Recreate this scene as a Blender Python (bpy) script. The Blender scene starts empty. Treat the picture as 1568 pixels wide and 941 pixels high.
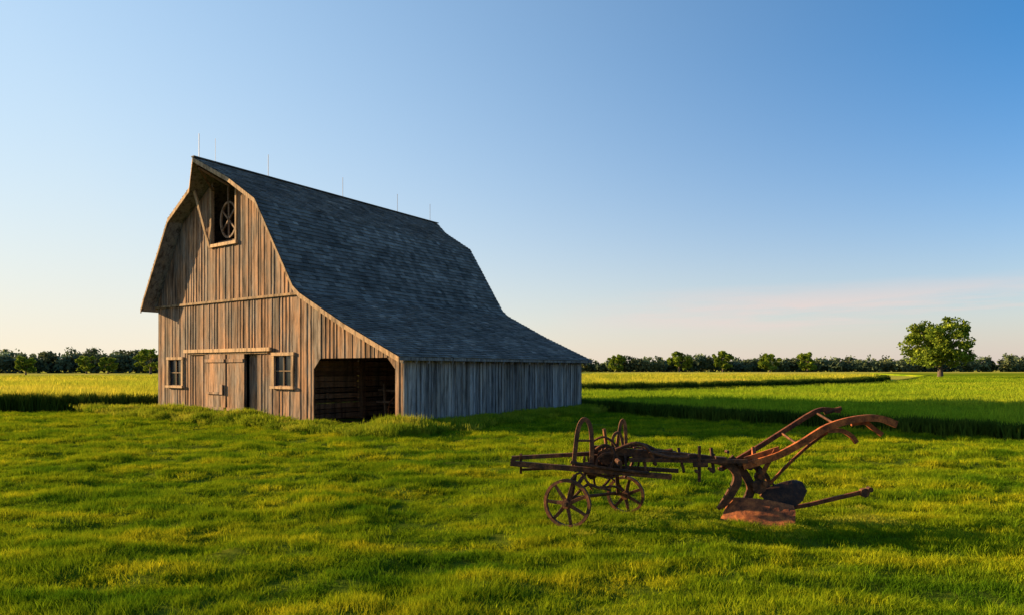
import bpy, math, random
import numpy as np
from mathutils import Vector, noise
random.seed(7); rng=np.random.default_rng(7)
sc=bpy.context.scene
sc.view_settings.view_transform='Standard'; sc.view_settings.look='None'; sc.view_settings.exposure=0
R=random.uniform
# ---------------------------------------------------------------- helpers
def link(o,parent=None):
    sc.collection.objects.link(o)
    if parent: o.parent=parent
    return o
def empty(name,loc=(0,0,0),rz=0):
    o=bpy.data.objects.new(name,None); o.location=loc; o.rotation_euler=(0,0,rz); o.empty_display_size=.3
    return link(o)
class MB:
    def __init__(s): s.v=[]; s.f=[]; s.t=[]
    def add(s,vs,fs,tint=1.0):
        b=len(s.v); s.v.extend([tuple(q) for q in vs])
        for f in fs: s.f.append(tuple(i+b for i in f)); s.t.append(tint)
    def prism(s,pts,axis,a,b,tint=1.0):
        n=len(pts)
        def mk(p,c):
            if axis=='y': return (p[0],c,p[1])
            if axis=='x': return (c,p[0],p[1])
            return (p[0],p[1],c)
        vs=[mk(p,a) for p in pts]+[mk(p,b) for p in pts]
        fs=[tuple(range(n))[::-1],tuple(range(n,2*n))]+[(i,(i+1)%n,n+(i+1)%n,n+i) for i in range(n)]
        s.add(vs,fs,tint)
    def box(s,x0,x1,y0,y1,z0,z1,tint=1.0):
        s.prism([(x0,z0),(x1,z0),(x1,z1),(x0,z1)],'y',y0,y1,tint)
    def sweep(s,pts,prof,tint=1.0,scales=None,closed=False):
        pts=[Vector(p) for p in pts]; n=len(pts); m=len(prof); vs=[]
        for i,p in enumerate(pts):
            if closed: t=pts[(i+1)%n]-pts[i-1]
            else: t=pts[min(i+1,n-1)]-pts[max(i-1,0)]
            t.normalize()
            up=Vector((0,1,0)) if abs(t.y)<.9 else Vector((0,0,1))
            sd=t.cross(up).normalized(); up2=sd.cross(t).normalized()
            k=scales[i] if scales else 1
            for a,b in prof: vs.append(p+sd*a*k+up2*b*k)
        fs=[]
        for i in range(n if closed else n-1):
            j=(i+1)%n
            for q in range(m): fs.append((i*m+q,i*m+(q+1)%m,j*m+(q+1)%m,j*m+q))
        if not closed: fs+= [tuple(range(m))[::-1], tuple((n-1)*m+q for q in range(m))]
        s.add(vs,fs,tint)
    def tube(s,pts,r,tint=1.0,n=8,scales=None,closed=False):
        s.sweep(pts,[(r*math.cos(2*math.pi*k/n),r*math.sin(2*math.pi*k/n)) for k in range(n)],tint,scales,closed)
    def bar(s,pts,w,h,tint=1.0,scales=None):
        s.sweep(pts,[(-w/2,-h/2),(w/2,-h/2),(w/2,h/2),(-w/2,h/2)],tint,scales)
    def obj(s,name,mat,parent=None,smooth=False,linkit=True):
        me=bpy.data.meshes.new(name); me.from_pydata(s.v,[],s.f)
        a=me.attributes.new('tint','FLOAT','FACE'); a.data.foreach_set('value',np.array(s.t,dtype=np.float32))
        me.materials.append(mat)
        if smooth: me.polygons.foreach_set('use_smooth',[True]*len(me.polygons))
        me.update(); o=bpy.data.objects.new(name,me)
        if linkit: link(o,parent)
        return o
def catmull(P,k=6):
    P=[Vector(p) for p in P]; Q=[P[0]]+P+[P[-1]]; out=[]
    for i in range(1,len(Q)-2):
        for j in range(k):
            t=j/k; a,b,c,d=Q[i-1],Q[i],Q[i+1],Q[i+2]
            out.append(.5*((2*b)+(c-a)*t+(2*a-5*b+4*c-d)*t*t+(3*b-a-3*c+d)*t**3))
    out.append(P[-1]); return out
# ---------------------------------------------------------------- materials
def newmat(name):
    m=bpy.data.materials.new(name); m.use_nodes=True; nt=m.node_tree
    for n in list(nt.nodes): nt.nodes.remove(n)
    out=nt.nodes.new('ShaderNodeOutputMaterial'); return m,nt,out
def N(nt,t,**k):
    n=nt.nodes.new(t)
    for a,b in k.items(): setattr(n,a,b)
    return n
def ramp(nt,fac,stops):
    r=N(nt,'ShaderNodeValToRGB'); e=r.color_ramp.elements
    while len(e)<len(stops): e.new(.5)
    for i,(p,c) in enumerate(stops): e[i].position=p; e[i].color=(*c,1)
    nt.links.new(fac,r.inputs[0]); return r.outputs[0]
def noisetex(nt,coord,scale,sc3=(1,1,1),detail=4,rough=.6):
    mp=N(nt,'ShaderNodeMapping'); mp.inputs['Scale'].default_value=sc3; nt.links.new(coord,mp.inputs[0])
    n=N(nt,'ShaderNodeTexNoise'); n.inputs['Scale'].default_value=scale; n.inputs['Detail'].default_value=detail
    n.inputs['Roughness'].default_value=rough; nt.links.new(mp.outputs[0],n.inputs[0]); return n.outputs[0]
def mix(nt,a,b,fac,mode='MIX'):
    m=N(nt,'ShaderNodeMix',data_type='RGBA',blend_type=mode)
    for sock,v in ((m.inputs[0],fac),(m.inputs[6],a),(m.inputs[7],b)):
        if isinstance(v,(int,float)): sock.default_value=v
        elif isinstance(v,tuple): sock.default_value=(*v,1)
        else: nt.links.new(v,sock)
    return m.outputs[2]
def tintmul(nt,col):
    at=N(nt,'ShaderNodeAttribute',attribute_name='tint')
    return mix(nt,col,at.outputs['Fac'],1.0,'MULTIPLY')
def wood(name,warm,grey,axis=(1,1,.06),rough=.85,bump=.5):
    m,nt,out=newmat(name); tc=N(nt,'ShaderNodeTexCoord').outputs['Object']
    g=noisetex(nt,tc,38,axis,6,.7); big=noisetex(nt,tc,1.3,(1,1,.35),4,.65); st=noisetex(nt,tc,7,(1,1,.1),4,.65)
    c=mix(nt,warm,grey,ramp(nt,big,[(.38,(0,0,0)),(.62,(1,1,1))]))
    c=mix(nt,c,ramp(nt,g,[(.3,(.3,.27,.25)),(.5,(.9,.9,.9)),(.7,(1.38,1.33,1.28))]),.9,'MULTIPLY')
    c=mix(nt,c,ramp(nt,st,[(.36,(.28,.25,.23)),(.5,(.95,.95,.95)),(.7,(1.3,1.22,1.12))]),.9,'MULTIPLY')
    c=tintmul(nt,c)
    b=N(nt,'ShaderNodeBsdfPrincipled'); nt.links.new(c,b.inputs['Base Color']); b.inputs['Roughness'].default_value=rough
    b.inputs['Specular IOR Level'].default_value=.15
    bp=N(nt,'ShaderNodeBump'); bp.inputs['Strength'].default_value=bump; bp.inputs['Distance'].default_value=.01
    nt.links.new(g,bp.inputs['Height']); nt.links.new(bp.outputs[0],b.inputs['Normal']); nt.links.new(b.outputs[0],out.inputs[0]); return m
M_wood=wood('weathered_boards',(.35,.195,.105),(.225,.185,.15))
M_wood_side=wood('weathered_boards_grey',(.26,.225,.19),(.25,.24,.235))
M_trim=wood('pale_trim',(.50,.33,.18),(.40,.28,.17),(1,1,1))
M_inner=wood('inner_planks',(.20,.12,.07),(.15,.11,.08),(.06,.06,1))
def shingle():
    m,nt,out=newmat('slate_shingles'); tc=N(nt,'ShaderNodeTexCoord').outputs['Object']
    big=noisetex(nt,tc,.7,(1,1,1),4,.6); fine=noisetex(nt,tc,30,(1,1,1),4,.7)
    c=ramp(nt,big,[(.3,(.09,.083,.074)),(.7,(.18,.163,.142))])
    c=mix(nt,c,ramp(nt,fine,[(.3,(.6,.6,.6)),(.7,(1.3,1.3,1.3))]),.9,'MULTIPLY'); c=tintmul(nt,c)
    b=N(nt,'ShaderNodeBsdfPrincipled'); nt.links.new(c,b.inputs['Base Color']); b.inputs['Roughness'].default_value=.85; b.inputs['Specular IOR Level'].default_value=.2
    bp=N(nt,'ShaderNodeBump'); bp.inputs['Strength'].default_value=.5; bp.inputs['Distance'].default_value=.01
    nt.links.new(fine,bp.inputs['Height']); nt.links.new(bp.outputs[0],b.inputs['Normal']); nt.links.new(b.outputs[0],out.inputs[0]); return m
M_sh=shingle()
def rust(name,dark,mid,hot,lo=.35,hi=.65):
    m,nt,out=newmat(name); tc=N(nt,'ShaderNodeTexCoord').outputs['Object']
    a=noisetex(nt,tc,9,(1,1,1),8,.7); f=noisetex(nt,tc,70,(1,1,1),5,.7)
    c=ramp(nt,a,[(lo,dark),((lo+hi)/2,mid),(hi,hot)]); c=mix(nt,c,ramp(nt,f,[(.3,(.45,.4,.35)),(.7,(1.35,1.3,1.25))]),.85,'MULTIPLY'); c=tintmul(nt,c)
    b=N(nt,'ShaderNodeBsdfPrincipled'); nt.links.new(c,b.inputs['Base Color']); b.inputs['Roughness'].default_value=.75; b.inputs['Metallic'].default_value=.1
    b.inputs['Specular IOR Level'].default_value=.25
    bp=N(nt,'ShaderNodeBump'); bp.inputs['Strength'].default_value=.7; bp.inputs['Distance'].default_value=.004
    nt.links.new(f,bp.inputs['Height']); nt.links.new(bp.outputs[0],b.inputs['Normal']); nt.links.new(b.outputs[0],out.inputs[0]); return m
M_rust=rust('dark_rust',(.022,.013,.009),(.068,.029,.014),(.17,.066,.024))
M_rust2=rust('orange_rust',(.10,.032,.012),(.33,.095,.026),(.52,.16,.04))
M_share=rust('share_rust',(.06,.024,.012),(.22,.07,.024),(.42,.14,.04))
def plain(name,col,rough=.6,metal=0):
    m,nt,out=newmat(name); tc=N(nt,'ShaderNodeTexCoord').outputs['Object']; n=noisetex(nt,tc,12)
    c=mix(nt,col,ramp(nt,n,[(.3,(.7,.7,.7)),(.7,(1.2,1.2,1.2))]),.7,'MULTIPLY')
    b=N(nt,'ShaderNodeBsdfPrincipled'); nt.links.new(c,b.inputs['Base Color']); b.inputs['Roughness'].default_value=rough; b.inputs['Metallic'].default_value=metal
    nt.links.new(b.outputs[0],out.inputs[0]); return m
M_glass=plain('dusty_glass',(.03,.035,.04),.12); M_iron=plain('rod_iron',(.08,.08,.085),.5,.6)
def leafmat(name,c1,c2,c3,wscale=.35,trans=.35,objrand=True,pos=(.33,.5,.68),st=(1,1.8,1)):
    m,nt,out=newmat(name); g=N(nt,'ShaderNodeNewGeometry'); n=noisetex(nt,g.outputs['Position'],wscale,st,4,.65)
    c=ramp(nt,n,[(pos[0],c1),(pos[1],c2),(pos[2],c3)])
    oi=N(nt,'ShaderNodeObjectInfo')
    if objrand: c=mix(nt,c,ramp(nt,oi.outputs['Random'],[(0,(.7,.78,.75)),(1,(1.28,1.16,1.1))]),1.0,'MULTIPLY')
    c=tintmul(nt,c)
    d=N(nt,'ShaderNodeBsdfDiffuse'); t=N(nt,'ShaderNodeBsdfTranslucent'); nt.links.new(c,d.inputs[0]); nt.links.new(c,t.inputs[0])
    ms=N(nt,'ShaderNodeMixShader'); ms.inputs[0].default_value=trans; nt.links.new(d.outputs[0],ms.inputs[1]); nt.links.new(t.outputs[0],ms.inputs[2])
    nt.links.new(ms.outputs[0],out.inputs[0]); return m
M_lawn=leafmat('lawn_grass',(.075,.16,.006),(.20,.275,.008),(.37,.37,.012),.75,.33,True,(.38,.51,.65),(.55,1.7,1))
M_tall=leafmat('tall_grass',(.13,.20,.012),(.25,.30,.018),(.38,.36,.04),.6,.35)
M_crop=leafmat('crop_leaves',(.14,.25,.012),(.23,.33,.015),(.34,.38,.025),.06,.4)
M_edge_shade=leafmat('shaded_crop_stalks',(.03,.06,.008),(.042,.075,.01),(.065,.095,.013),.2,.12)  # darker green edge plants: shade on the field fronts put into their colour
M_cropy=leafmat('ripening_crop',(.26,.33,.025),(.42,.42,.035),(.55,.46,.06),.05,.4)
M_leaf=leafmat('tree_leaves',(.08,.13,.015),(.14,.20,.022),(.23,.27,.03),.5,.3,False)
M_far_haze=leafmat('hazy_far_leaves',(.07,.10,.065),(.10,.135,.07),(.17,.185,.075),.06,.25,False)  # distance haze mixed into the leaf colour as a paler, bluer tone
M_bark=wood('bark',(.12,.09,.07),(.10,.085,.075))
def groundmat():
    m,nt,out=newmat('ground_turf'); g=N(nt,'ShaderNodeNewGeometry').outputs['Position']
    a=noisetex(nt,g,.5,(1,1,1),5,.65); f=noisetex(nt,g,14,(1,1,1),5,.8); w=noisetex(nt,g,.012,(1,3,1),2,.5)
    c=ramp(nt,a,[(.3,(.045,.075,.008)),(.5,(.075,.115,.010)),(.7,(.13,.15,.014))])
    far=ramp(nt,w,[(.4,(.25,.30,.025)),(.5,(.5,.4,.10)),(.6,(.32,.34,.035))])
    sp=N(nt,'ShaderNodeSeparateXYZ'); nt.links.new(g,sp.inputs[0]); mr=N(nt,'ShaderNodeMapRange'); mr.inputs[1].default_value=60; mr.inputs[2].default_value=110; nt.links.new(sp.outputs[1],mr.inputs[0])
    c=mix(nt,c,far,mr.outputs[0]); c=mix(nt,c,ramp(nt,f,[(.3,(.5,.5,.5)),(.7,(1.3,1.3,1.2))]),.8,'MULTIPLY')
    b=N(nt,'ShaderNodeBsdfDiffuse'); nt.links.new(c,b.inputs[0])
    bp=N(nt,'ShaderNodeBump'); bp.inputs['Strength'].default_value=.8; bp.inputs['Distance'].default_value=.05
    nt.links.new(f,bp.inputs['Height']); nt.links.new(bp.outputs[0],b.inputs['Normal']); nt.links.new(b.outputs[0],out.inputs[0]); return m
# ---------------------------------------------------------------- ground
def H(x,y):
    fd=max(0,min(1,(38-y)/12)); 
    if fd<=0: return 0
    h=.05*noise.noise(Vector((x*.38,y*.5,0)))+.08*noise.noise(Vector((x*.75+y*.15,y*1.4,5)))+.06*noise.noise(Vector((x*1.6,y*2.6,2)))+.02*noise.noise(Vector((x*3.4,y*4.4,9)))
    e=math.exp(-(((x-2.2)/3.2)**4+((y-8.7)/1.0)**4))
    return fd*h*(1-.8*e)
def graded(lo,hi,a,b,st,g):
    c=list(np.arange(a,b,st)); s=st; p=c[-1]
    while p<hi: s*=g; p+=s; c.append(p)
    s=st; p=a; l=[]
    while p>lo: s*=g; p-=s; l.append(p)
    return l[::-1]+c
gx=graded(-1800,1800,-15,17,.13,1.13); gy=graded(-60,3000,3,26,.13,1.13)
vs=[(x,y,H(x,y)) for y in gy for x in gx]; nx=len(gx)
fs=[(j*nx+i,j*nx+i+1,(j+1)*nx+i+1,(j+1)*nx+i) for j in range(len(gy)-1) for i in range(nx-1)]
me=bpy.data.meshes.new('ground'); me.from_pydata(vs,[],fs); me.materials.append(groundmat())
me.polygons.foreach_set('use_smooth',[True]*len(fs)); link(bpy.data.objects.new('ground',me))
# ---------------------------------------------------------------- scatter
def scatter(name,pts,rot,scl,idx,coll):
    me=bpy.data.meshes.new(name); me.from_pydata(pts,[],[])
    a=me.attributes.new('rot','FLOAT_VECTOR','POINT'); a.data.foreach_set('vector',np.array(rot,dtype=np.float32).ravel())
    a=me.attributes.new('scl','FLOAT_VECTOR','POINT'); a.data.foreach_set('vector',np.array(scl,dtype=np.float32).ravel())
    a=me.attributes.new('idx','INT','POINT'); a.data.foreach_set('value',np.array(idx,dtype=np.int32))
    o=link(bpy.data.objects.new(name,me))
    ng=bpy.data.node_groups.new(name,'GeometryNodeTree')
    ng.interface.new_socket('Geometry',in_out='INPUT',socket_type='NodeSocketGeometry'); ng.interface.new_socket('Geometry',in_out='OUTPUT',socket_type='NodeSocketGeometry')
    gi=ng.nodes.new('NodeGroupInput'); go=ng.nodes.new('NodeGroupOutput'); ci=ng.nodes.new('GeometryNodeCollectionInfo'); ip=ng.nodes.new('GeometryNodeInstanceOnPoints')
    ci.inputs['Collection'].default_value=coll; ci.inputs['Separate Children'].default_value=True; ci.inputs['Reset Children'].default_value=True
    ip.inputs['Pick Instance'].default_value=True
    L=ng.links.new; L(gi.outputs[0],ip.inputs['Points']); L(ci.outputs[0],ip.inputs['Instance'])
    for nm,ty,so in (('rot','FLOAT_VECTOR','Rotation'),('scl','FLOAT_VECTOR','Scale'),('idx','INT','Instance Index')):
        q=ng.nodes.new('GeometryNodeInputNamedAttribute'); q.data_type=ty; q.inputs['Name'].default_value=nm
        L([s for s in q.outputs if s.enabled and s.name=='Attribute'][0],ip.inputs[so])
    L(ip.outputs[0],go.inputs[0]); md=o.modifiers.new('scatter','NODES'); md.node_group=ng; return o
def tuft(name,nb,rad,h0,h1,w,lean,mat,seg=2,head=False):
    mb=MB()
    for _ in range(nb):
        r=rad*math.sqrt(random.random()); a=R(0,6.283); x,y=r*math.cos(a),r*math.sin(a)
        h=R(h0,h1); th=R(0,6.283); fx,fy=math.cos(th),math.sin(th); l=R(.1,1)*lean*h; d=R(0,6.283); lx,ly=l*math.cos(d),l*math.sin(d); ww=w*R(.7,1.3)/2
        z0=-.03; t=R(.7,1.25)
        P=[]
        for k in range(seg+1):
            u=k/seg; cx,cy,cz=x+lx*u*u,y+ly*u*u,z0+(h-z0)*u*(1-.15*u*lean)
            if k<seg:
                q=ww*(1-.35*u); P+=[(cx-fx*q,cy-fy*q,cz),(cx+fx*q,cy+fy*q,cz)]
            else: P.append((cx,cy,cz))
        F=[(2*k,2*k+1,2*k+3,2*k+2) for k in range(seg-1)]+[(2*seg-2,2*seg-1,2*seg)]
        mb.add(P,F,t)
        if head:
            cx,cy,cz=P[-1]; s=.012
            mb.add([(cx-s,cy,cz-.1),(cx+s,cy,cz-.1),(cx,cy,cz+.03)],[(0,1,2)],1.3); mb.add([(cx,cy-s,cz-.1),(cx,cy+s,cz-.1),(cx,cy,cz+.03)],[(0,1,2)],1.3)
    return mb.obj(name,mat,linkit=False)
def coll(name,objs):
    c=bpy.data.collections.new(name)
    for o in objs: c.objects.link(o)
    return c
C_lawn=coll('lawn_tufts',[tuft('lawn_tuft_%d'%i,95,.15,.035,.10,.0065,.9,M_lawn) for i in range(5)])
C_tall=coll('tall_tufts',[tuft('tall_tuft_%d'%i,70,.22,.18,.5,.012,.7,M_tall,3,i%2==0) for i in range(4)])
C_crop=coll('crop_tufts',[tuft('crop_tuft_%d'%i,70,.4,.3,.55,.03,.6,M_crop,3) for i in range(4)])
C_edge=coll('edge_tufts',[tuft('edge_tuft_%d'%i,80,.3,.3,.5,.035,.4,M_edge_shade,3) for i in range(4)])
C_cropy=coll('ripe_tufts',[tuft('ripe_tuft_%d'%i,70,.5,.6,1.0,.04,.4,M_cropy,3) for i in range(4)])
cx0,cy0=-3.51,21.3; UX,UY=.566,.824; VX,VY=-.824,.566
def barnlocal(x,y):
    dx,dy=x-cx0,y-cy0; return dx*VX+dy*VY, dx*UX+dy*UY
def in_barn(x,y,m=0):
    t,l=barnlocal(x,y); return -m<t<15.07+m and -m<l<11.9+m
NE=[(-9,44),(2,36.5),(3.8,32.5),(5.8,28.8),(9,24),(14.2,18.9),(21,14.6),(60,1)]   # near edge of the right field
def near_edge_y(x):
    if x<=NE[0][0]: return NE[0][1]
    for (a,b),(c,d) in zip(NE,NE[1:]):
        if x<=c: return b+(d-b)*(x-a)/(c-a)
    return 1
pts=[];ro=[];sl=[];ix=[]
def addp(x,y,z,s,sz=None,til=.12):
    pts.append((x,y,z)); ro.append((R(-til,til),R(-til,til),R(0,6.283))); sl.append((s,s,sz if sz else s)); ix.append(random.randrange(4))
d=3.8
while d<34:
    dens=72 if d<9 else (46 if d<14 else (24 if d<20 else 13)); step=.25; hw=.80*d+2.5
    for _ in range(int(2*hw*step*dens)):
        x=R(-hw,hw); y=d+R(0,step)
        if in_barn(x,y,-.05): continue
        if x>-5 and y>near_edge_y(x)+.3: continue
        if x<-5 and y>31.5: continue
        k=.5+.9*noise.noise(Vector((x*.75+y*.15,y*1.4,5)))+.7*noise.noise(Vector((x*2.6,y*3.4,8)))
        k=max(0,min(1,k))
        s=(1 if d<9 else 1.12 if d<14 else 1.4 if d<20 else 1.9)
        addp(x,y,H(x,y),s*R(.8,1.15),min(1.5,s)*(.4+.85*k)*R(.8,1.2),.2)
    d+=step
scatter('lawn_grass',pts,ro,sl,ix,C_lawn)
# tall weeds around barn
pts=[];ro=[];sl=[];ix=[]
for _ in range(5600):
    t=R(-1.6,18.5); l=-abs(random.gauss(0,1))*1.0-.05
    if t>15.3 : l=R(-2.0,1.5)
    n=noise.noise(Vector((t*.45,l*.7,2)))
    if n<-.12 and l<-.35: continue
    if l<-2.4+n*.8: continue
    x=cx0+t*VX+l*UX; y=cy0+t*VY+l*UY
    addp(x,y,H(x,y),R(.7,1.1),R(.4,1.0)*(.5 if l>-.4 else .9)*(1+1.2*n))
for _ in range(1700):
    l=R(-1,14); t=-abs(random.gauss(0,.6))-.05; x=cx0+t*VX+l*UX; y=cy0+t*VY+l*UY
    addp(x,y,H(x,y),R(.7,1.1),R(.4,.9))
for _ in range(220):  # plough surroundings
    x=R(.5,5.0); y=8.65+random.gauss(0,.35); addp(x,y,H(x,y),R(.35,.6),R(.14,.22))
scatter('tall_grass',pts,ro,sl,ix,C_tall)
# crops
def inpoly(x,y,P):
    c=False; j=len(P)-1
    for i in range(len(P)):
        if (P[i][1]>y)!=(P[j][1]>y) and x<(P[j][0]-P[i][0])*(y-P[i][1])/(P[j][1]-P[i][1])+P[i][0]: c=not c
        j=i
    return c
def field(name,poly,h,mat_slab,dens,C,zs,eh,inner=0):
    e=empty(name)
    mb=MB(); mb.prism(poly,'z',-.05,h*.62); mb.obj('stand',mat_slab,e)
    pts.clear();ro.clear();sl.clear();ix.clear()
    ys=[p[1] for p in poly]
    for (y0,y1,de,s) in dens:
        for _ in range(int((min(y1,max(ys))-max(y0,min(ys)))*2*(.85*y1+6)*de) if min(y1,max(ys))>max(y0,min(ys)) else 0):
            y=R(max(y0,min(ys)),min(y1,max(ys))); hw=.85*y1+6; x=R(-hw,hw)
            if abs(x)>.82*y+6 or not inpoly(x,y,poly): continue
            if inner and not inpoly(x,y-inner,poly): continue
            k=noise.noise(Vector((x*.15,y*.15,1)))
            rw=(x*.5+y*.87)%1.5
            addp(x,y,0,s*R(.85,1.15),zs*(1+.22*k)*R(.85,1.12)*(.66 if rw<.5 else 1))
    o=scatter(name+'_plants',list(pts),list(ro),list(sl),list(ix),C); o.parent=e
    pts.clear();ro.clear();sl.clear();ix.clear()
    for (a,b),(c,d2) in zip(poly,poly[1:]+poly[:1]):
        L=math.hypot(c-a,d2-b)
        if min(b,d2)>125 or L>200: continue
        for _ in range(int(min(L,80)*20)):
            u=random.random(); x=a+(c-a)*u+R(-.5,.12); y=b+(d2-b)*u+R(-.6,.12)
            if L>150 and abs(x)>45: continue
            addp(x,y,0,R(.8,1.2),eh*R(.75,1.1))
    o=scatter(name+'_shaded_edge_stalks',list(pts),list(ro),list(sl),list(ix),C_edge); o.parent=e
right=NE+[(300,1),(300,240),(130,240),(95,150),(66,108),(43,75),(22,56),(6,47),(-9,47)]
D1=[(2,30,7,1),(30,45,5,1.15),(45,70,2.2,1.6),(70,130,.8,2.6)]
field('crop_field',right,.6,M_crop,D1,C_crop,1.2,1.25)
farA=[(-8.5,50),(5,50),(20,59),(40,78),(60,106),(68,124),(56,138),(-40,138),(-40,90),(-20,70)]
field('crop_field',farA,1.05,M_cropy,[(45,70,2,1.3),(70,140,.8,2.4)],C_cropy,1.15,2.15,.9)
left=[(-220,32),(-90,31.4),(-40,30.6),(-17.5,30.8),(-10.5,42.5),(-9.5,49),(-22,70),(-42,92),(-42,110),(-220,110)]
field('crop_field',left,.9,M_cropy,[(30,50,5,1.1),(50,75,2,1.6),(75,112,.8,2.6)],C_cropy,1.0,1.95,.9)
# ---------------------------------------------------------------- foliage clouds
def leafcloud(mb,c,rad,n,size,tint=1.0,shell=.55):
    c=np.array(c); d=rng.normal(size=(n,3)); d/=np.linalg.norm(d,axis=1)[:,None]
    rr=(shell+(1-shell)*rng.random(n))[:,None]; P=c+d*rr*np.array(rad)
    for p in P:
        a=Vector(rng.normal(size=3)).normalized(); b=a.cross(Vector(rng.normal(size=3))).normalized(); s=size*R(.6,1.3)
        p=Vector(p)
        if p.z<.05: p.z=.1
        mb.add([p-a*s-b*s*.3,p+b*s*.6-a*s*.1,p+a*s,p-b*s*.6+a*s*.1],[(0,1,2,3)],tint*R(.7,1.3))
def tree(name,x,y,h,rx,seedk,n_cl=75,nl=120,ls=.26,zb=.12):
    random.seed(seedk)
    e=empty(name,(x,y,0)); tr=MB(); lf=MB()
    tr.tube(catmull([(0,0,-.2),(.05,0,h*.12),(-.1,.05,h*.3),(.1,0,h*.55),(0,0,h*.8)],5),h*.035,1,9,scales=[1.35-1.15*i/20 for i in range(21)])
    cz=h*(.5+zb/2); rz=h*(.5-zb/2)
    for i in range(n_cl):
        a=R(0,6.283); u=R(-.92,.98); k=math.sqrt(1-u*u)*(1.0 if u<0 else 1); rr=random.random()**.45
        px=rx*.86*k*rr*math.cos(a)*(1+.1*math.sin(3*a+seedk)); py=rx*.86*k*rr*math.sin(a); pz=cz+rz*.86*u*(.5+.5*rr)
        cr=h*R(.06,.125)
        leafcloud(lf,(px,py,pz),(cr*1.15,cr*1.15,cr*.8),nl,ls,R(.75,1.25),.45)
        if i%3==0:
            z0=h*R(.12,.5); tr.tube(catmull([(0,0,z0),(px*.45,py*.45,z0+(pz-z0)*.35),(px,py,pz)],4),h*.011,1,5,scales=[1-.8*j/8 for j in range(9)])
    tr.obj('trunk',M_bark,e,True); lf.obj('crown',M_leaf,e)
tree('shade_tree',77,119,11.6,6.9,5,115,115)
for (x,y,h,rx,s) in ((-147,200,6,3.3,11),(-164,255,7.5,4.2,12),(-157,257,7,4,13),(-130,238,10.2,5.8,14),(96,380,13,8,15),(150,385,12,7,16),(172,385,12,7,17),(-98,240,7,4,18),(122,383,13,7,19),(60,382,11,6.5,20)):
    tree('field_tree',x,y,h,rx,s,30,60,.5 if y<340 else .85,.02)
random.seed(21)
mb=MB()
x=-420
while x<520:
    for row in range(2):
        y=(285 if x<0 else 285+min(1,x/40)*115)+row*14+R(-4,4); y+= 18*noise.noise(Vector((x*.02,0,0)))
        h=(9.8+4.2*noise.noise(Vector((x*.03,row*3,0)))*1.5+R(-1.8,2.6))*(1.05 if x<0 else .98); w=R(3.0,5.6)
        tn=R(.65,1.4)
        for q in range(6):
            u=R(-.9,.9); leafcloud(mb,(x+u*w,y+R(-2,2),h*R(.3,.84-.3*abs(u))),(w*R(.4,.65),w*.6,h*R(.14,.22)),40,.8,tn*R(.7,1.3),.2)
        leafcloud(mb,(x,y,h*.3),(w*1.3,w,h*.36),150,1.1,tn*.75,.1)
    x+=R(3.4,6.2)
mb.obj('distant_treeline',M_far_haze)
# ---------------------------------------------------------------- barn
random.seed(3)
barn=empty('wooden_barn',(cx0,cy0,0),math.atan2(-.566,.824))
def zr(t):
    K=[(0,2.42),(4.95,4.80),(7.05,8.22),(10.01,10.08),(12.97,8.22),(15.07,4.86)]
    for (a,b),(c,d2) in zip(K,K[1:]):
        if t<=c: return b+(d2-b)*(t-a)/(c-a)
    return K[-1][1]
def cuts(a,b,crit,w):
    cs=sorted([a,b]+[c for c in crit if a<c<b]); out=[]
    for p,q in zip(cs,cs[1:]):
        n=max(1,round((q-p)/w)); e=[p+(q-p)*i/n for i in range(n+1)]
        for i in range(1,n): e[i]+=R(-.03,.03)
        out+=list(zip(e,e[1:]))
    return out
def wall_front(mb,t0,t1,zb,ztf,ops,y,w=.2,batten=True,tb=1.0,dirn=-1,crit=()):
    cr=[o[0] for o in ops]+[o[1] for o in ops]+list(crit)
    for a,b in cuts(t0,t1,cr,w):
        tm=(a+b)/2; segs=[(zb+R(-.03,.03),None)]
        for o in ops:
            if o[0]-1e-4<tm<o[1]+1e-4:
                ns=[]
                for (s0,s1) in segs:
                    ns.append((s0,o[2]));
                    if o[3] is not None: ns.append((o[3],s1))
                segs=ns
        ti=tb*R(.55,1.3); th=R(0,.010); g=.006
        for s0,s1 in segs:
            za=ztf(a+g) if s1 is None else s1; zc=ztf(b-g) if s1 is None else s1
            if min(za,zc)-s0<.03: continue
            mb.prism([(-(b-g),s0),(-(a+g),s0),(-(a+g),za),(-(b-g),zc)],'y',y+dirn*th,y-dirn*.025,ti)
            if batten and random.random()<.75:
                bw=.022
                if abs(b-t1)>.05 and not any(abs(b-c)<.03 for c in cr):
                    hh=min(ztf(b-bw),ztf(b+bw)) if s1 is None else s1
                    if hh-s0>.03: mb.box(-(b+bw),-(b-bw),y+dirn*(.022+R(0,.004)),y+dirn*.012,s0+.004,hh-.004,tb*R(.7,1.4))
mb=MB()
ops_low=[(13.07,14.14,1.28,2.36),(5.57,6.63,1.36,2.46),(7.72,8.46,-.1,2.62)]
wall_front(mb,4.95,15.07,.04,lambda t:4.80,ops_low,0)
mb.obj('gable_lower_boards',M_wood,barn)
mb=MB(); wall_front(mb,4.97,15.05,4.74,zr,[(9.05,10.7,7.1,None)],-.045,crit=(7.05,10.01,12.97)); mb.obj('gable_upper_boards',M_wood,barn)
mb=MB(); wall_front(mb,0,4.95,.04,zr,[(.34,4.38,-.1,2.36)],0,tb=1.1); 
mb.prism([(-4.38,2.36),(-4.38,1.98),(-4.02,2.36)],'y',-.005,.03,1.0); mb.prism([(-.34,2.36),(-.7,2.36),(-.34,1.98)],'y',-.005,.03,1.0)
mb.obj('lean_to_front_boards',M_wood,barn)
mb=MB(); wall_front(mb,0,15.07,.04,zr,[],11.9,.25,True,1,1,(4.95,7.05,10.01,12.97)); mb.obj('back_gable_boards',M_wood_side,barn)
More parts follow.
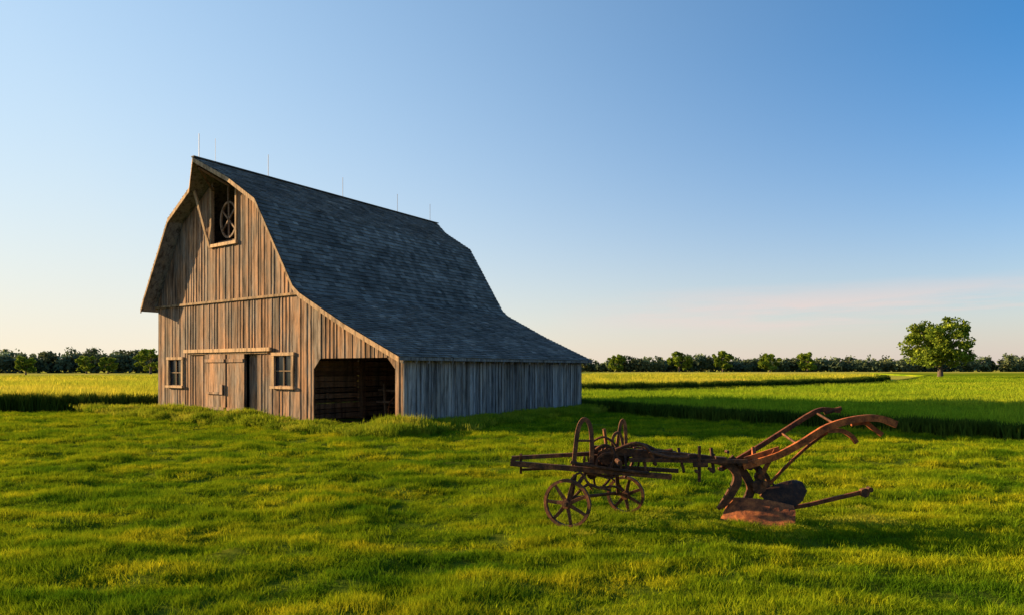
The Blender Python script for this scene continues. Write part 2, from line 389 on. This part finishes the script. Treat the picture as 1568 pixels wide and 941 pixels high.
def wall_side(mb,xp,l0,l1,z0,z1,dirn,w=.2,tb=1):
    for a,b in cuts(l0,l1,[],w):
        th=R(0,.014); mb.prism([(a+.004,z0+R(-.02,.02)),(b-.004,z0+R(-.02,.02)),(b-.004,z1),(a+.004,z1)],'x',xp+dirn*th,xp-dirn*.025,tb*R(.55,1.4))
        if random.random()<.8: mb.prism([(b-.022,z0),(b+.022,z0),(b+.022,z1-.005),(b-.022,z1-.005)],'x',xp+dirn*.03,xp+dirn*.016,tb*R(.6,1.35))
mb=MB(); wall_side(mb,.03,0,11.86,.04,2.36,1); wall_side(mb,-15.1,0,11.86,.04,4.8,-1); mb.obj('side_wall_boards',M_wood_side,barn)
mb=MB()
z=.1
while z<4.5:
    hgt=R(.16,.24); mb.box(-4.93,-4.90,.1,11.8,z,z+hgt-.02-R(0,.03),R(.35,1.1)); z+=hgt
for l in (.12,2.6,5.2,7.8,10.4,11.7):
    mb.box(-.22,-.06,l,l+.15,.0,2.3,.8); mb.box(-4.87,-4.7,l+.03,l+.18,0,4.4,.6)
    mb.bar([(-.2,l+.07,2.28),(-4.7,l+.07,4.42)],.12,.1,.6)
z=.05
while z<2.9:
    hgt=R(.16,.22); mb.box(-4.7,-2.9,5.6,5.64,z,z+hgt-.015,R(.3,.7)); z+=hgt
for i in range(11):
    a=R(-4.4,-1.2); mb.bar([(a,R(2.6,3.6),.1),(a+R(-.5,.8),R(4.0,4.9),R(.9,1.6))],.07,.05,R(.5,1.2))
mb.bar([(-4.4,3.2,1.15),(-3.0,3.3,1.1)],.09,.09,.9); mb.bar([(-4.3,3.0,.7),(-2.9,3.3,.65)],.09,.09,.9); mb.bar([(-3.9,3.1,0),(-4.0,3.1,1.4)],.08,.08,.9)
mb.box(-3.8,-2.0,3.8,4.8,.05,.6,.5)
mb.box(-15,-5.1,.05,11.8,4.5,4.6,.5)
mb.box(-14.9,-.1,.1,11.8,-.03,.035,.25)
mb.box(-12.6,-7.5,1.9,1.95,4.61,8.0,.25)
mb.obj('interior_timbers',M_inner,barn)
mb=MB()
for (cx,cy,cz,rr) in ((-2.3,2.6,.55,.5),(-3.2,3.0,.5,.45),(-1.6,3.2,.5,.42)):
    rg=[(cx+rr*math.cos(a),cy+.25*rr*math.sin(a),cz+rr*math.sin(a)) for a in np.linspace(0,2*math.pi,28,endpoint=False)]
    mb.tube(rg,.03,2,6,closed=True)
    for k in range(10):
        a=k*math.pi/5; mb.tube([(cx,cy,cz),(cx+rr*math.cos(a),cy+.25*rr*math.sin(a),cz+rr*math.sin(a))],.016,2,5)
mb.obj('stored_wheels',M_rust,barn)
# roof profile  (t, z, front y, back y)
YF,YB=-.64,12.35
prof=[(-.36,2.36,-.5,YB),(2.2,3.5,-.5,YB),(4.5,4.66,-.5,YB),(4.85,4.95,-.52,YB),(6.98,8.34,-.6,YB),(8.65,9.39,YF,YB),(10.01,10.24,-1.27,13.2),(11.37,9.39,YF,YB),(13.04,8.34,YF,YB),(15.10,5.02,YF,YB),(15.30,4.62,YF,YB)]
TH=.1
mb=MB(); n=len(prof); vs=[]
for t,z,a,b in prof: vs+=[(-t,a,z),(-t,b,z),(-t,a,z-TH),(-t,b,z-TH)]
fs=[]
for i in range(n-1):
    p,q=4*i,4*i+4; fs+=[(p,q,q+1,p+1),(p+2,p+3,q+3,q+2),(p,p+2,q+2,q),(p+1,q+1,q+3,p+3)]
fs+=[(0,1,3,2),(4*n-4,4*n-2,4*n-1,4*n-3)]
mb.add(vs,fs,.8)
for l in np.arange(-.3,12.3,.61):
    mb.bar([(-.55,l,2.62),(.31,l,2.20)],.1,.05,1.0)
mb.obj('roof_deck',M_wood_side,barn)
mb=MB()
def shingles(p,q):
    t0,z0,a0,b0=p; t1,z1,a1,b1=q; S=math.hypot(t1-t0,z1-z0); nC=max(1,round(S/.19)); dx,dz=-(t1-t0)/S,(z1-z0)/S
    nxv,nzv=(-dz,dx) 
    if nzv<0: nxv,nzv=-nxv,-nzv
    for c in range(nC):
        s0=S*c/nC-.012; s1=S*(c+1)/nC+.015; u=(c+.0)/nC
        ya=a0+(a1-a0)*u-.04; yb=b0+(b1-b0)*u+.04; y=ya+R(-.2,0); rowt=R(.8,1.15)
        while y<yb:
            w=R(.16,.36); y0=max(y,ya)+.003; y1=min(y+w,yb)-.003; y+=w
            if y1-y0<.02: continue
            o0=.03+R(0,.018); o1=.006; sl=R(-.018,.018); ti=rowt*R(.6,1.42)*(1.5 if random.random()<.02 else 1)
            def P(s,o,yy): return (-t0+dx*s+nxv*o,yy,z0+dz*s+nzv*o)
            mb.add([P(s0+sl,o0,y0),P(s0+sl,o0,y1),P(s1,o1,y1),P(s1,o1,y0),P(s0+sl,0.002,y0),P(s0+sl,.002,y1)],[(0,1,2,3),(4,5,1,0)],ti)
for i in range(6): shingles(prof[i],prof[i+1])
for i in range(n-1,6,-1): shingles(prof[i],prof[i-1])
mb.bar([(-10.01,-1.31,10.28),(-10.01,13.24,10.28)],.2,.04,.8)
mb.obj('roof_shingles',M_sh,barn)
mb=MB()
for yi,sg in ((2,-1),(3,1)):
    P=[(-p[0],p[yi]+sg*.03,p[1]-.085) for p in prof]
    for a,b in zip(P,P[1:]):
        a=Vector(a);b=Vector(b); h=.17
        mb.add([a+Vector((0,-.02,-h/2)),a+Vector((0,.02,-h/2)),a+Vector((0,.02,h/2)),a+Vector((0,-.02,h/2)),b+Vector((0,-.02,-h/2)),b+Vector((0,.02,-h/2)),b+Vector((0,.02,h/2)),b+Vector((0,-.02,h/2))],[(0,1,2,3),(7,6,5,4),(0,4,5,1),(1,5,6,2),(2,6,7,3),(3,7,4,0)],R(.9,1.1))
mb.box(-15.2,-4.95,-.085,-.05,4.69,4.78,.75)
mb.box(-12.74,-6.76,-.16,-.05,2.66,2.80,1.25); mb.box(-12.5,-7,-.08,-.03,2.58,2.655,.8)
for (a,b,z0,z1) in ops_low[:2]:
    f=.11
    mb.box(-b-f,-b+.02,-.075,.02,z0-.02,z1+.02,1.0); mb.box(-a-.02,-a+f,-.075,.02,z0-.02,z1+.02,1.0)
    mb.box(-b-f-.03,-a+f+.03,-.09,.02,z1+.022,z1+.14,1.1); mb.box(-b-f-.05,-a+f+.05,-.13,.02,z0-.12,z0-.022,1.15)
    m=(a+b)/2; mb.box(-m-.02,-m+.02,0.0,.045,z0,z1,.5); mb.box(-b+.02,-a-.02,.002,.043,(z0+z1)/2-.02,(z0+z1)/2+.02,.5)
mb.box(-10.82,-10.7,-.12,.02,6.98,9.45,.8); mb.box(-9.05,-8.95,-.12,.02,6.98,9.4,.8); mb.box(-10.85,-8.92,-.15,.02,6.95,7.08,1.3)
mb.bar([(-11.3,-.5,9.3),(-10.8,-.12,6.95)],.13,.06,.9)
mb.obj('trim_boards',M_trim,barn)
mb=MB()
hc_=Vector((-9.87,.15,8.05)); 
ov=[(hc_.x+.55*math.cos(a),.15,hc_.z+.72*math.sin(a)) for a in np.linspace(0,2*math.pi,28)]
mb.bar(ov,.08,.06,1.7)
for a in (35,90,145,215,270,325):
    a=math.radians(a); mb.bar([hc_,(hc_.x+.55*math.cos(a),.15,hc_.z+.72*math.sin(a))],.065,.05,1.6)
mb.bar([(-10.66,.2,7.2),(-9.1,.2,7.2)],.08,.05,1.2); mb.bar([(-9.87,.13,8.75),(-9.87,.13,9.9)],.06,.05,1.1)
mb.bar([(-10.01,-1.15,10.02),(-10.01,1.5,10.02)],.12,.16,.9)
mb.bar([(-10.01,-1.05,9.9),(-10.6,-.1,9.3)],.09,.08,.9); mb.bar([(-10.01,-1.05,9.9),(-9.4,-.1,9.3)],.09,.08,.9)
mb.obj('hay_door_wheel_and_braces',M_inner,barn)
mb=MB()
def doorpanel(a,b,z0,z1,y,tb):
    for p,q in cuts(a,b,[],.17): mb.box(-q+.004,-p-.004,y-R(0,.01),y+.03,z0,z1,tb*R(.85,1.2))
    mb.bar([(-b+.05,y-.035,z0+.25),(-a-.05,y-.035,z0+.25)],.13,.03,tb); mb.bar([(-b+.05,y-.035,z1-.25),(-a-.05,y-.035,z1-.25)],.13,.03,tb)
doorpanel(9.72,11.2,.12,2.57,-.1,1.2); doorpanel(8.48,9.68,.12,2.57,-.07,1.0)
for p,q in cuts(7.72,8.46,[],.17): mb.box(-q+.004,-p-.004,.14,.17,.04,2.6,.8*R(.8,1.2))
mb.bar([(-11.0,-.15,1.0),(-10.1,-.15,1.0)],.09,.04,1.3); mb.bar([(-9.95,-.15,.95),(-9.95,-.15,1.35)],.22,.04,1.4)
mb.obj('sliding_doors',M_wood,barn)
mb=MB()
for (a,b,z0,z1) in ops_low[:2]: mb.box(-b,-a,.05,.06,z0,z1)
mb.obj('window_panes',M_glass,barn)
mb=MB()
for l in (-1.04,-.35,2.1,6.26,10.0,12.6):
    mb.tube([(-10.01,l,10.2),(-10.01,l,11.25)],.011 if l!=-.35 else .006,1,6)
mb.obj('lightning_rods',M_iron,barn)
# ---------------------------------------------------------------- antique plough
pl=empty('antique_plow',(2.35,8.6,.035))
K=.0085
def B(u,v,c=0): 
    return Vector(((u-1060)*K,c,(798.6-v)*K))
dk=MB(); og=MB(); sh=MB()
def poly(L,c=0): return [B(p[0],p[1],p[2] if len(p)>2 else c) for p in L]
dk.bar(poly([(781,709,-.18),(1020,728,-.25)]),.065,.055,1.3)
dk.bar(poly([(783,706,.12),(1000,694,.12)]),.05,.05,1.3)
dk.bar(poly([(797,721,-.05),(872,718,-.05)]),.03,.03,1)
dk.bar(poly([(797,696,-.18),(797,726,-.05)]),.03,.04,1); dk.bar(poly([(785,703,-.2),(785,713,.2)]),.05,.03,1)
dk.bar(catmull(poly([(905,690,0),(980,697,0),(1060,703,0),(1110,712,0),(1128,735,0),(1112,768,0),(1098,782,0)]),6),.095,.065,1.1,scales=[1]*24+[1.1,1.1,1.1,1,1,1,.9,.9,.8,.7,.6,.5,.4])
dk.bar(poly([(960,705,-.12),(1140,708,-.08)]),.05,.035,1.3)
dk.bar(poly([(880,716,.1),(1035,722,-.1)]),.05,.04,.8)
dk.bar(poly([(1066,684,-.12),(1066,738,-.12)]),.035,.03,1); dk.bar(poly([(1056,712,-.14),(1078,712,-.14)]),.06,.03,1)
dk.tube(poly([(940,704,-.45),(935,700,.5)]),.03,1)
dk.tube(poly([(880,738,-.35),(905,712,.0),(960,722,.5)]),.026,1)
for L,c,w in (([(876,720),(879,690),(883,660),(889,646),(896,645),(902,657),(904,685),(903,712)],-.12,.055),([(946,694),(950,668),(953,652),(957,648),(960,660),(961,690)],.15,.04),([(940,700),(938,680),(942,668),(950,668),(955,690)],.05,.035)):
    dk.bar(catmull(poly(L,c),5),w,.035,1.9)
dk.bar(poly([(882,676,-.13),(903,676,-.13)]),.025,.03,1)
def disc(u,v,c,r,th=.04,n=18,teeth=0):
    p=B(u,v,c); q_=[]
    for k in range(n*(2 if teeth else 1)):
        a=2*math.pi*k/(n*(2 if teeth else 1)); q=r*(1 if not teeth or k%2 else .86); q_.append((p.x+q*math.cos(a),p.z+q*math.sin(a)))
    dk.prism(q_,'y',p.y-th/2,p.y+th/2,R(.7,1.4))
def ring(mb_,p,r,w,th,ax,tint=1,n=30):
    ax=Vector(ax).normalized(); e1=ax.cross(Vector((0,0,1))).normalized(); e2=Vector((0,0,1))
    pr=[(r-th,-w/2),(r,-w/2),(r,w/2),(r-th,w/2)]; vs=[];fs=[]
    for k in range(n):
        a=2*math.pi*k/n; d_=e1*math.cos(a)+e2*math.sin(a)
        for q,b in pr: vs.append(p+d_*q+ax*b)
    for k in range(n):
        j=(k+1)%n
        for q in range(4): fs.append((k*4+q,k*4+(q+1)%4,j*4+(q+1)%4,j*4+q))
    mb_.add(vs,fs,tint)
for (u,v,c,r) in ((925,700,-.1,.11),(905,728,-.05,.07),(955,706,.1,.09),(985,700,.0,.06),(940,722,-.2,.055)): disc(u,v,c,r,.04,14,1)
ring(dk,B(928,712,-.2),.17,.04,.025,(.1,1,0)); ring(dk,B(915,705,.08),.13,.03,.02,(0.2,1,0)); ring(dk,B(968,712,.05),.1,.03,.02,(0,1,0))
rods=[([(878,712),(900,725),(935,728),(960,715)],-.15),([(905,680),(925,672),(945,690),(940,715)],0),([(868,735),(885,722),(900,740),(930,748)],-.25),([(925,660),(928,690),(920,720)],.05),([(965,686),(985,684),(1010,694),(1030,692)],.05),([(940,690),(970,680),(990,690),(1000,712)],-.1),([(893,700),(893,730),(905,750)],-.1),([(908,688),(918,682),(930,684),(936,700),(930,716)],-.22),([(975,690),(972,715),(960,738)],.2),([(930,728),(945,745),(958,756)],.4),([(990,692),(1020,700),(1050,700)],-.15),([(900,700),(960,690),(1040,698)],.22),([(870,706),(930,716),(985,722)],-.28)]
for L,c in rods: dk.tube(catmull(poly(L,c),4),R(.013,.023),R(.9,1.7),6)
for _ in range(26):
    p=B(R(870,1120),0,R(-.2,.15)); u=p.x; q=B(0,R(690,726)).z
    dk.prism([(u+.022*math.cos(k*math.pi/3),q+.022*math.sin(k*math.pi/3)) for k in range(6)],'y',p.y-.05,p.y+.04,R(.6,1.6))
for u in (880,903,930,955,985,1040,1090): dk.bar(poly([(u,690,R(-.1,.1)),(u+R(-4,4),724,-.1)]),.03,.02+R(0,.04),R(.7,1.4))
for (u,v,c,w,h) in ((915,706,.0,.16,.12),(950,702,.05,.14,.1),(898,714,-.1,.1,.09),(975,704,-.02,.12,.09),(1100,706,-.05,.14,.09)):
    dk.bar([B(u,v,c)-Vector((w/2,0,0)),B(u,v,c)+Vector((w/2,0,R(-.02,.02)))],h,.09,R(.7,1.2))
def wheel(p,r,ax,ns,tint=1,mbx=None):
    mbx=mbx or dk; ax=Vector(ax).normalized(); e1=ax.cross(Vector((0,0,1))).normalized(); e2=Vector((0,0,1))
    ring(mbx,p,r,.06,.036,ax,tint,36); ring(mbx,p,.055,.13,.05,ax,tint,12); ring(mbx,p,.03,.17,.03,ax,tint,10)
    for k in range(ns):
        a=2*math.pi*k/ns+.3; P=[p+(e1*math.cos(a+.0)+e2*math.sin(a))*.04, p+(e1*math.cos(a+.12)+e2*math.sin(a+.12))*r*.55, p+(e1*math.cos(a+.1)+e2*math.sin(a+.1))*(r-.015)]
        mbx.bar(P,.045,.022,tint,scales=[1.1,.9,.8])
A=(.40,.92,0)
wheel(Vector((-1.66,-.33,.28)),.305,A,7,1.5); wheel(Vector((-.78,.55,.22)),.26,A,7,1.3)
dk.tube([(-1.7,-.42,.28),(-1.52,-.1,.31),(-.95,.45,.26),(-.75,.63,.22)],.022,1)
dk.bar([(-1.6,-.2,.3),(-1.55,-.2,.62)],.05,.04,1); dk.bar([(-.9,.42,.26),(-.95,.3,.66)],.05,.04,1)
dk.tube(catmull([(-1.58,-.28,.34),(-1.4,-.25,.5),(-1.2,-.1,.44),(-1.0,.1,.6)],5),.018,1)
dk.tube(catmull([(-1.3,-.1,.62),(-1.25,0,.42),(-1.0,.2,.40),(-.85,.4,.3)],5),.016,1)
dk.bar(catmull(poly([(1118,704,.03),(1140,728,.03),(1150,752,.03),(1140,775,.03)]),5),.10,.05,.8)
dk.bar(catmull(poly([(1140,706,.0),(1165,722,.05),(1180,742,.1),(1168,765,.05)]),5),.06,.04,1.0)
dk.bar(poly([(1100,780,0),(1116,752,0)]),.03,.05,1)
dk.tube(poly([(1150,716,.0),(1190,748,.12)]),.014,1,6)
for (u,v) in ((1130,712),(1146,718),(1160,724),(1152,744),(1168,742)): disc(u,v,-.03,.035,.08,6)
disc(1160,748,-.02,.09,.05,12); disc(1163,733,.02,.07,.05,8)
def plate(mb_,rows,th,tint):
    nr=len(rows); nc=len(rows[0]); vs=[v for r in rows for v in r]; vs2=[v+Vector((0,th,0)) for v in vs]; fs=[]; o=nr*nc
    for i in range(nr-1):
        for j in range(nc-1):
            a=i*nc+j; q=(a,a+1,a+nc+1,a+nc); fs+=[q,tuple(o+k for k in q[::-1])]
    for j in range(nc-1):
        fs+=[(j,j+o,j+1+o,j+1),((nr-1)*nc+j,(nr-1)*nc+j+1,(nr-1)*nc+j+1+o,(nr-1)*nc+j+o)]
    for i in range(nr-1):
        fs+=[(i*nc,(i+1)*nc,(i+1)*nc+o,i*nc+o),(i*nc+nc-1,i*nc+nc-1+o,(i+1)*nc+nc-1+o,(i+1)*nc+nc-1)]
    mb_.add(vs+vs2,fs,tint)
plate(sh,[catmull(poly(r),3) for r in ([(1099,800,-.05),(1130,804,-.26),(1160,805,-.36),(1196,797,-.40)],[(1106,790,-.01),(1130,793,-.20),(1165,795,-.30),(1200,787,-.34)],[(1113,777,.03),(1135,780,-.12),(1168,782,-.22),(1204,779,-.26)],[(1120,766,.06),(1140,764,-.04),(1172,766,-.12),(1206,773,-.16)])],.015,1.1)
plate(dk,[catmull(poly(r),3) for r in ([(1168,774,-.12),(1190,780,-.14),(1208,777,-.12),(1226,768,-.05)],[(1165,762,-.04),(1190,764,-.06),(1216,762,-.02),(1238,755,.06)],[(1170,752,.02),(1192,750,.02),(1216,745,.08),(1236,744,.16)],[(1182,750,.08),(1200,744,.1),(1218,741,.14),(1230,742,.2)])],.02,.6)
dk.bar(poly([(1125,800,.1),(1200,790,.12)]),.12,.02,.7)
sh.bar(poly([(1185,784,.0),(1235,776,.0),(1328,754,.0)]),.05,.035,.6); disc(1322,757,-.0,.06,.06,8); disc(1330,752,0,.035,.08,8)
sh.bar(catmull(poly([(1108,722,.1),(1160,694,.16),(1215,662,.22),(1250,641,.25),(1272,632,.26),(1300,634,.26)]),5),.06,.05,.5)
dk.tube(poly([(1276,637,.26),(1302,630,.26)]),.03,1)
og.bar(catmull(poly([(1135,716,-.05),(1180,700,-.12),(1215,680,-.18),(1252,655,-.24),(1290,643,-.27),(1325,641,-.28),(1352,650,-.28)]),5),.085,.05,1.0)
og.bar(catmull(poly([(1252,660,-.24),(1275,660,-.2),(1290,668,-.2),(1298,678,-.2)]),5),.055,.04,.8)
og.bar(catmull(poly([(1290,650,-.2),(1310,648,-.2),(1322,656,-.2),(1336,666,-.2)]),5),.055,.04,.7)
sh.bar(catmull(poly([(1180,748,.1),(1205,716,.02),(1235,684,-.05),(1258,664,-.12)]),5),.035,.03,.7)
og.bar(poly([(1140,708,.0),(1188,690,-.1)]),.09,.03,.8); sh.bar(poly([(1160,735,-.04),(1182,690,-.1)]),.05,.03,.8)
dk.tube(poly([(1205,668,.2),(1213,682,-.17)]),.016,1.4,6); dk.tube(poly([(1262,637,.25),(1268,652,-.24)]),.016,1.4,6)
og.bar(poly([(1150,712,-.1),(1158,690,.12)]),.05,.03,.9)
dk.obj('frame_wheels_and_linkage',M_rust,pl); og.obj('handles',M_rust2,pl); sh.obj('share_and_braces',M_share,pl)
# ---------------------------------------------------------------- light, sky, camera
el=math.radians(14.5); ax,ay=-.965,.26; k=math.hypot(ax,ay); ax/=k; ay/=k
sd=Vector((ax*math.cos(el),ay*math.cos(el),math.sin(el)))
sun=bpy.data.lights.new('sun','SUN'); sun.energy=14; sun.angle=math.radians(.55); sun.color=(1,.69,.35)
so=link(bpy.data.objects.new('sun',sun)); so.rotation_euler=sd.to_track_quat('Z','Y').to_euler(); so.location=(-30,10,20)
w=bpy.data.worlds.new('World'); sc.world=w; w.use_nodes=True; nt=w.node_tree
bg=nt.nodes['Background']; sky=N(nt,'ShaderNodeTexSky',sky_type='NISHITA'); sky.sun_disc=False; sky.sun_elevation=el; sky.sun_rotation=math.atan2(ax,ay)
sky.air_density=1.0; sky.dust_density=.6; sky.ozone_density=3.5
hs=N(nt,'ShaderNodeHueSaturation'); hs.inputs['Saturation'].default_value=1.38; hs.inputs['Value'].default_value=1.85; nt.links.new(sky.outputs[0],hs.inputs['Color'])
tcw=N(nt,'ShaderNodeTexCoord').outputs['Generated']; sx=N(nt,'ShaderNodeSeparateXYZ'); nt.links.new(tcw,sx.inputs[0])
def MA(op,a,b=None,clamp=False):
    m=N(nt,'ShaderNodeMath',operation=op); m.use_clamp=clamp
    for s_,v in ((m.inputs[0],a),(m.inputs[1],b)):
        if v is None: continue
        if isinstance(v,(int,float)): s_.default_value=v
        else: nt.links.new(v,s_)
    return m.outputs[0]
dt=N(nt,'ShaderNodeVectorMath',operation='DOT_PRODUCT'); nt.links.new(tcw,dt.inputs[0]); dt.inputs[1].default_value=(ax,ay,0)
z=MA('MAXIMUM',sx.outputs[2],0)
glow=MA('POWER',MA('MULTIPLY',MA('ADD',dt.outputs['Value'],.45),.85,True),1.15,True)
glow=MA('MULTIPLY',glow,MA('POWER',2.718,MA('MULTIPLY',z,-1.0)))
glow=MA('MULTIPLY',glow,.97)
c=mix(nt,hs.outputs[0],(5.5,7.0,7.8),glow)
hz=MA('MULTIPLY',MA('POWER',2.718,MA('MULTIPLY',z,-6.5)),.9)
side=MA('MULTIPLY',MA('ADD',dt.outputs['Value'],.35),.85,True)
hc=mix(nt,(6.1,5.0,4.6),(8.8,7.3,5.1),side)
c=mix(nt,c,hc,hz)
cn=noisetex(nt,tcw,2.4,(1,1,11),6,.6)
band=MA('MULTIPLY',MA('SUBTRACT',1,MA('MULTIPLY',MA('ABSOLUTE',MA('SUBTRACT',sx.outputs[2],.078)),24),True),MA('MULTIPLY',MA('SUBTRACT',sx.outputs[0],.05),3.5,True),True)
cl=MA('MULTIPLY',MA('MULTIPLY',MA('SUBTRACT',cn,.42),6,True),MA('MULTIPLY',band,.8))
c=mix(nt,c,(7.2,5.7,5.3),cl)
nt.links.new(c,bg.inputs[0]); bg.inputs[1].default_value=.12
cam=bpy.data.cameras.new('camera'); cam.sensor_width=36; cam.lens=23.26; cam.shift_y=.0593; cam.clip_end=5000; cam.clip_start=.05
co=link(bpy.data.objects.new('camera',cam)); co.location=(0,0,2); co.rotation_euler=(math.pi/2,0,0); sc.camera=co
